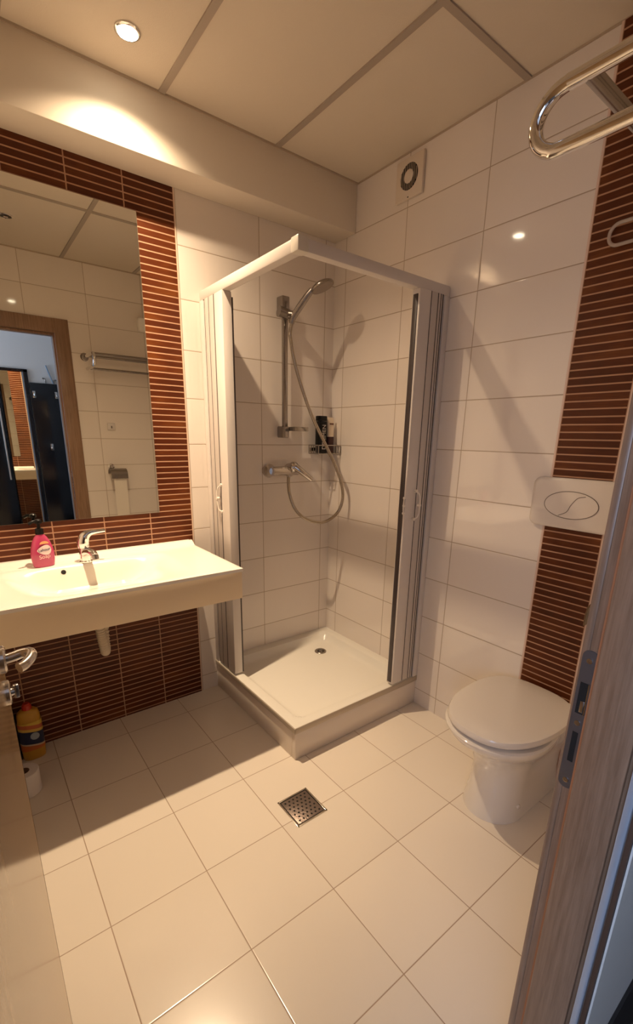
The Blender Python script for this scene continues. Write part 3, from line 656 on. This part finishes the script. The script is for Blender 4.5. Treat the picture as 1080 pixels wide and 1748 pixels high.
# ------------------------------------------------------------------ things on the floor under the basin
cb = empty('cleaner_bottle', (-1.719, -0.075, 0), label='yellow cleaner bottle with red cap standing in the corner under the basin', cat='bottle')
def ellp(cx, cy, w, d, z, n=28, p=2.6):
    return [(cx+w/2*math.copysign(abs(math.cos(t))**(2/p), math.cos(t)), cy+d/2*math.copysign(abs(math.sin(t))**(2/p), math.sin(t)), z) for t in [2*PI*i/n for i in range(n)]]
m_yel = mat('yellow_plastic', (0.58, 0.30, 0.03), 0.3)
b = MB(); b.loft([ellp(-1.719, -0.075, w, d, z) for z, w, d in ((0.0005, 0.080, 0.055), (0.006, 0.088, 0.062), (0.045, 0.090, 0.062), (0.12, 0.090, 0.062), (0.185, 0.088, 0.060), (0.212, 0.086, 0.058), (0.228, 0.078, 0.052), (0.237, 0.056, 0.044), (0.241, 0.034, 0.034))]); bd = b.build('body', m_yel, cb)
b = MB(); b.lathe((-1.719, -0.075, 0.240), (0, 0, 1), [(0, 0.019), (0.020, 0.017), (0.024, 0.013), (0.028, 0.012)], 24); b.build('cap', mat('red_plastic', (0.5, 0.03, 0.012), 0.3), cb)
k = NT('cleaner_label'); P_, pos_ = k.pos(); rp = k.n('ShaderNodeValToRGB'); rp.color_ramp.interpolation = 'CONSTANT'
mrn = k.n('ShaderNodeMapRange'); zz = k.math('ADD', P_[2], k.math('MULTIPLY', P_[0], 0.22)); k.put(zz, mrn.inputs[0]); mrn.inputs[1].default_value = 0.045-0.385; mrn.inputs[2].default_value = 0.20-0.375
k.put(mrn.outputs[0], rp.inputs[0]); el = rp.color_ramp.elements
el[0].position = 0; el[0].color = (0.60, 0.16, 0.03, 1); el[1].position = 0.2; el[1].color = (0.6, 0.45, 0.3, 1)
for p, c_ in ((0.25, (0.02, 0.03, 0.08, 1)), (0.62, (0.75, 0.5, 0.1, 1)), (0.70, (0.55, 0.14, 0.05, 1)), (0.82, (0.75, 0.52, 0.08, 1)), (0.95, (0.03, 0.03, 0.03, 1))):
    e_ = el.new(p); e_.color = c_
k.put(rp.outputs[0], k.b.inputs['Base Color']); k.b.inputs['Roughness'].default_value = 0.35
b = MB(); b.loft([ellp(-1.719, -0.075, 0.0925, 0.0645, z) for z in (0.05, 0.12, 0.185)], cap=False); lb = b.build('label', k.m, bd)
b = MB(); b.lathe((-1.708, -0.1072, 0.118), (0, -1, 0), [(-0.001, 0.017), (0.0014, 0.017)], 24); b.build('label_emblem', mat('pale_blue_print', (0.35, 0.42, 0.5), 0.4), lb)
MB().box(-1.728, -1.696, -0.1078, -0.1066, 0.109, 0.115).box(-1.721, -1.716, -0.1078, -0.1066, 0.10, 0.136).build('label_marks', mat('dark_blue_print', (0.03, 0.05, 0.16), 0.4), lb)
db = empty('dark_bottle', (-1.80, -0.060, 0), label='black patterned container half hidden behind the door, left of the yellow bottle', cat='container')
k = NT('black_pattern'); P_, pos_ = k.pos(); nz = k.n('ShaderNodeTexNoise'); nz.inputs['Scale'].default_value = 55; k.t.links.new(pos_, nz.inputs['Vector'])
rp = k.n('ShaderNodeValToRGB'); k.put(nz.outputs['Fac'], rp.inputs[0]); rp.color_ramp.elements[0].position = 0.55; rp.color_ramp.elements[0].color = (0.010, 0.012, 0.016, 1); rp.color_ramp.elements[1].position = 0.68; rp.color_ramp.elements[1].color = (0.10, 0.11, 0.12, 1)
k.put(rp.outputs[0], k.b.inputs['Base Color']); k.b.inputs['Roughness'].default_value = 0.3
b = MB(); b.loft([ellp(-1.790, -0.050, w, d, z) for z, w, d in ((0.0005, 0.060, 0.060), (0.006, 0.066, 0.066), (0.19, 0.066, 0.066), (0.205, 0.058, 0.058))]); b.build('body', k.m, db)
b = MB(); b.lathe((-1.790, -0.050, 0.205), (0, 0, 1), [(0, 0.022), (0.03, 0.021), (0.034, 0.018)], 24); b.build('cap', m_black, db)
tp = empty('toilet_roll', (-1.772, -0.300, 0), label='white toilet roll standing on the floor beside the open door', cat='toilet roll')
b = MB(); n = 36
prof = [(0.0005, 0.020), (0.0005, 0.050), (0.003, 0.052), (0.095, 0.052), (0.098, 0.050), (0.098, 0.020)]
b.loft([[(-1.772+r*math.cos(2*PI*i/n), -0.300+r*math.sin(2*PI*i/n), z) for i in range(n)] for z, r in prof], cap=False)
b.build('paper', mat('tissue', (0.82, 0.76, 0.72), 0.9, bump=0.3, scale=200), tp)
b = MB(); b.loft([[(-1.772+r*math.cos(2*PI*i/n), -0.300+r*math.sin(2*PI*i/n), z) for i in range(n)] for z, r in ((0.001, 0.0198), (0.0975, 0.0198), (0.0975, 0.0185), (0.001, 0.0185))], cap=False); b.build('core', mat('brown_cardboard', (0.22, 0.13, 0.08), 0.9), tp)

# ------------------------------------------------------------------ floor drain
dr = empty('floor_drain', (-0.924, -1.020, 0), label='square perforated steel floor drain in the beige floor tiles', cat='drain')
dx0, dx1, dy0, dy1 = -0.994, -0.856, -1.092, -0.948
b = MB(); w_ = 0.006
b.box(dx0, dx1, dy0, dy0+w_, 0.0002, 0.0028, bev=0.0006).box(dx0, dx1, dy1-w_, dy1, 0.0002, 0.0028, bev=0.0006).box(dx0, dx0+w_, dy0, dy1, 0.0002, 0.0028, bev=0.0006).box(dx1-w_, dx1, dy0, dy1, 0.0002, 0.0028, bev=0.0006)
b.build('frame', mat('polished_frame', (0.75, 0.70, 0.62), 0.2, metal=1), dr)
b = MB(); b.box(dx0+w_, dx1-w_, dy0+w_, dy1-w_, 0.0001, 0.0008); b.build('gap', m_hole, dr)
b = MB(); b.box(dx0+0.010, dx1-0.010, dy0+0.010, dy1-0.010, 0.0004, 0.0018, bev=0.0008); gp = b.build('grate', mat('worn_steel', (0.30, 0.24, 0.21), 0.35, metal=0.85, bump=0.6, scale=180), dr)
b = MB()
for j in range(7):
    for i in range(6 if j % 2 == 0 else 5):
        x = -0.925+(i-(2.5 if j % 2 == 0 else 2))*0.0185; y = -1.020+(j-3)*0.0165
        b.lathe((x, y, 0.0014), (0, 0, 1), [(0, 0.0043), (0.0006, 0.0043)], 12)
b.build('grate_holes', m_hole, gp)

# ------------------------------------------------------------------ toilet
to = empty('toilet', (-0.27, -1.445, 0), label='white back-to-wall toilet with closed lid below the flush plate', cat='toilet')
TY = -1.450
def egg(xf, hw, z, xb=-0.004, n=48, back=0.5, pf=2.0, cy=TY, rb=0.0):
    """outline: straight sides to the wall, rounded front reaching x=xf"""
    out = []; xm = xf+hw*1.08 if xf+hw*1.08 < xb-0.02 else xb-0.02
    a = xm-xf
    for i in range(n//2+1):
        t = -PI/2+PI*i/(n//2)
        out.append((xm-a*math.cos(t)**(2/pf) if math.cos(t) > 0 else xm, cy+hw*math.sin(t), z))
    m_ = n//4
    for i in range(1, m_+1):
        s = i/m_; out.append((xm+(xb-xm)*s, cy+hw*(1-(1-back)*ss(s)*1.0), z))
    for i in range(m_, 0, -1):
        s = i/m_; out.append((xm+(xb-xm)*s, cy-hw*(1-(1-back)*ss(s)*1.0), z))
    return out
b = MB()
b.loft([egg(*a) for a in ((-0.412, 0.112, 0.0005, -0.004, 48, 1.0), (-0.408, 0.109, 0.02, -0.004, 48, 1.0), (-0.385, 0.102, 0.10, -0.004, 48, 1.0), (-0.376, 0.102, 0.17, -0.004, 48, 1.0), (-0.392, 0.112, 0.23, -0.004, 48, 1.0), (-0.430, 0.135, 0.285, -0.004, 48, 1.0), (-0.480, 0.160, 0.325, -0.004, 48, 0.82), (-0.520, 0.178, 0.355, -0.004, 48, 0.72), (-0.537, 0.186, 0.378, -0.004, 48, 0.68), (-0.538, 0.187, 0.388, -0.004, 48, 0.68), (-0.530, 0.180, 0.394, -0.004, 48, 0.68))])
b.build('pan', m_cer, to)
b = MB()
def lidring(xf, xb, hw, z):
    out = []; xm = -0.24
    for i in range(60):
        t = 2*PI*i/60; cs, sn = math.cos(t), math.sin(t)
        if cs < 0: out.append((xm-(xm-xf)*abs(cs)**(2/2.35), TY+hw*math.copysign(abs(sn)**(2/2.35), sn), z))
        else: out.append((xm+(xb-xm)*abs(cs)**(2/2.7), TY+hw*math.copysign(abs(sn)**(2/2.7), sn), z))
    return out
b.loft([lidring(*a) for a in ((-0.512, -0.055, 0.170, 0.3945), (-0.514, -0.053, 0.172, 0.4035))]); b.build('seat', mat('seat_gap_shade', (0.30, 0.25, 0.21), 0.4), to)  # seat coloured dark to stand for the shaded gap under the lid
b = MB()
b.loft([lidring(*a) for a in ((-0.520, -0.044, 0.178, 0.4040), (-0.529, -0.038, 0.186, 0.4065), (-0.533, -0.035, 0.189, 0.412), (-0.533, -0.035, 0.189, 0.420), (-0.528, -0.038, 0.185, 0.4285), (-0.515, -0.050, 0.174, 0.432), (-0.43, -0.12, 0.11, 0.434), (-0.35, -0.2, 0.04, 0.4345))]); b.build('lid', m_lid, to)
for s in (-1, 1):
    MB().lathe((-0.040, TY+s*0.075, 0.394), (0, 0, 1), [(0, 0.012), (0.026, 0.012), (0.03, 0.008)], 20).build('hinge', m_chrome, to)
MB().lathe((-0.30, TY-0.106, 0.06), (0, -1, 0), [(-0.006, 0.009), (0.003, 0.009), (0.005, 0.005)], 20).build('bolt_cap', m_lid, to)

# flush plate
fp = empty('flush_plate', (0, -1.45, 1.17), label='wide white flush plate with an oval two-part button above the toilet', cat='flush plate')
FY0, FY1, FZ0, FZ1 = -1.613, -1.285, 1.080, 1.266
b = MB(); rings = []
for x, ins in ((-0.004, 0.0), (-0.014, 0.0), (-0.019, 0.004), (-0.021, 0.012)):
    rings.append([(x, y, z) for y, z in rr(FY0+ins, FY1-ins, FZ0+ins, FZ1-ins, 0.030-ins*0.6, 8)])
b.loft(rings); b.build('plate', mat('flush_plastic', (0.82, 0.74, 0.66), 0.14), fp)
CYF, CZF, AY, AZ = -1.436, 1.170, 0.096, 0.050
b = MB(); ring = [(CYF+AY*math.cos(2*PI*i/48), CZF+AZ*math.sin(2*PI*i/48)) for i in range(48)]
b.loft([[(-0.0195, y, z) for y, z in ring], [(-0.0235, CYF+(y-CYF)*0.985, CZF+(z-CZF)*0.97) for y, z in ring]]); bt_ = b.build('button', mat('flush_button', (0.82, 0.74, 0.66), 0.12), fp)
b = MB(); rp_ = [(-0.0225, CYF+AY*math.cos(2*PI*i/48), CZF+AZ*math.sin(2*PI*i/48)) for i in range(49)]; b.tube(rp_, 0.0011, 6, cap=False)
sc = spline([(-0.0236, CYF-0.048, CZF+0.036), (-0.0240, CYF-0.022, CZF+0.028), (-0.0240, CYF-0.002, CZF), (-0.0240, CYF+0.010, CZF-0.026), (-0.0236, CYF+0.038, CZF-0.042)], 8); b.tube(sc, 0.0010, 6)
b.build('button_gap', mat('shadow_line', (0.16, 0.11, 0.07), 0.6), bt_)

# clear plastic hook loop on the right wall
lp = empty('plastic_hook', (0, -1.47, 2.03), label='clear plastic loop hook on the brown tiles above the flush plate', cat='hook')
b = MB(); o2 = rr(-1.55, -1.41, 2.000, 2.062, 0.028, 8); o2.append(o2[0])
b.tube([(-0.016, y, z) for y, z in o2], 0.0055, 12, cap=False)
b.build('loop', m_clear, lp)
bx(-0.014, -0.0045, -1.535, -1.50, 1.985, 2.075, bev=0.004).build('backplate', m_clear, lp)

# ------------------------------------------------------------------ towel rack on the door wall
tk = empty('towel_rack', (-0.6, YC, 1.92), label='chrome double towel rail with looped ends on the door wall', cat='towel rack')
RXs = (-0.90, -0.34); zu, zl, yf = 1.957, 1.868, -1.668
for rx in RXs:
    pts = [(rx, YC+0.002, zu), (rx, -1.80, zu), (rx, yf-0.035, zu)]
    R_ = (zu-zl)/2
    for i in range(9):
        a = PI/2-PI*i/8; pts.append((rx, yf-0.030+R_*math.cos(a)*1.1, (zu+zl)/2+R_*math.sin(a)))
    pts += [(rx, -1.80, zl), (rx, -1.90, zl)]
    b = MB(); b.tube(spline(pts, 4), 0.0115, 20); b.build('end_loop', m_chrome, tk)
    MB().lathe((rx, YC, zu), (0, 1, 0), [(0, 0.030), (0.006, 0.026), (0.010, 0.018), (0.012, 0.012)], 28).build('wall_flange', m_rail, tk)
for y, z, r in ((-1.728, zu, 0.0115), (-1.875, zu, 0.010), (-1.86, zl, 0.009)):
    MB().tube([(RXs[0], y, z), (RXs[1], y, z)], r, 16).build('rail', m_rail, tk)

# toilet paper holder, wall plate and white box on the door wall
ph = empty('paper_holder', (-0.76, YC, 1.08), label='chrome paper holder with a hanging sheet on the door wall, in the mirror', cat='paper holder')
MB().lathe((-0.79, YC, 1.125), (0, 1, 0), [(0, 0.025), (0.006, 0.025), (0.012, 0.014), (0.03, 0.012)], 24).build('wall_flange', m_chrome, ph)
b = MB(); q_ = []
for i in range(9):
    a = math.radians(170-175*i/8); q_.append((0.054*math.cos(a)+YC+0.060, 0.054*math.sin(a)+1.060))
q_.append((YC+0.113, 1.035))
b.loft([[(x, y, z) for y, z in q_]+[(x, YC+0.060+(y-YC-0.060)*0.94, 1.060+(z-1.060)*0.94) for y, z in reversed(q_)] for x in (-0.820, -0.690)]); b.build('cover', m_rail, ph)
b = MB(); b.tube([(-0.80, YC+0.056, 1.060), (-0.70, YC+0.056, 1.060)], 0.040, 28); b.build('paper', mat('holder_tissue', (0.80, 0.74, 0.66), 0.9), ph)
b = MB(); b.box(-0.80, -0.70, YC+0.095, YC+0.0958, 0.72, 1.060); b.build('paper_sheet', mat('sheet_tissue', (0.80, 0.73, 0.64), 0.9), ph)
wk = empty('wall_switch', (-0.758, YC, 1.447), label='tiny square white switch on the door wall, seen in the mirror', cat='switch')
bx(-0.787, -0.727, YC+0.0005, YC+0.012, 1.42, 1.474, bev=0.003).build('plate', mat('switch_plastic', (0.72, 0.66, 0.62), 0.3), wk)
bx(-0.762, -0.752, YC+0.011, YC+0.018, 1.433, 1.452, bev=0.002).build('toggle', mat('switch_toggle', (0.25, 0.2, 0.18), 0.4), wk)
MB().box(-0.485, -0.400, YC+0.0005, YC+0.06, 2.19, 2.29, bev=0.012, seg=3).build('air_freshener', mat('freshener_plastic', (0.95, 0.92, 0.86), 0.3), label='small white box high on the door wall at the mirror edge', cat='air freshener')
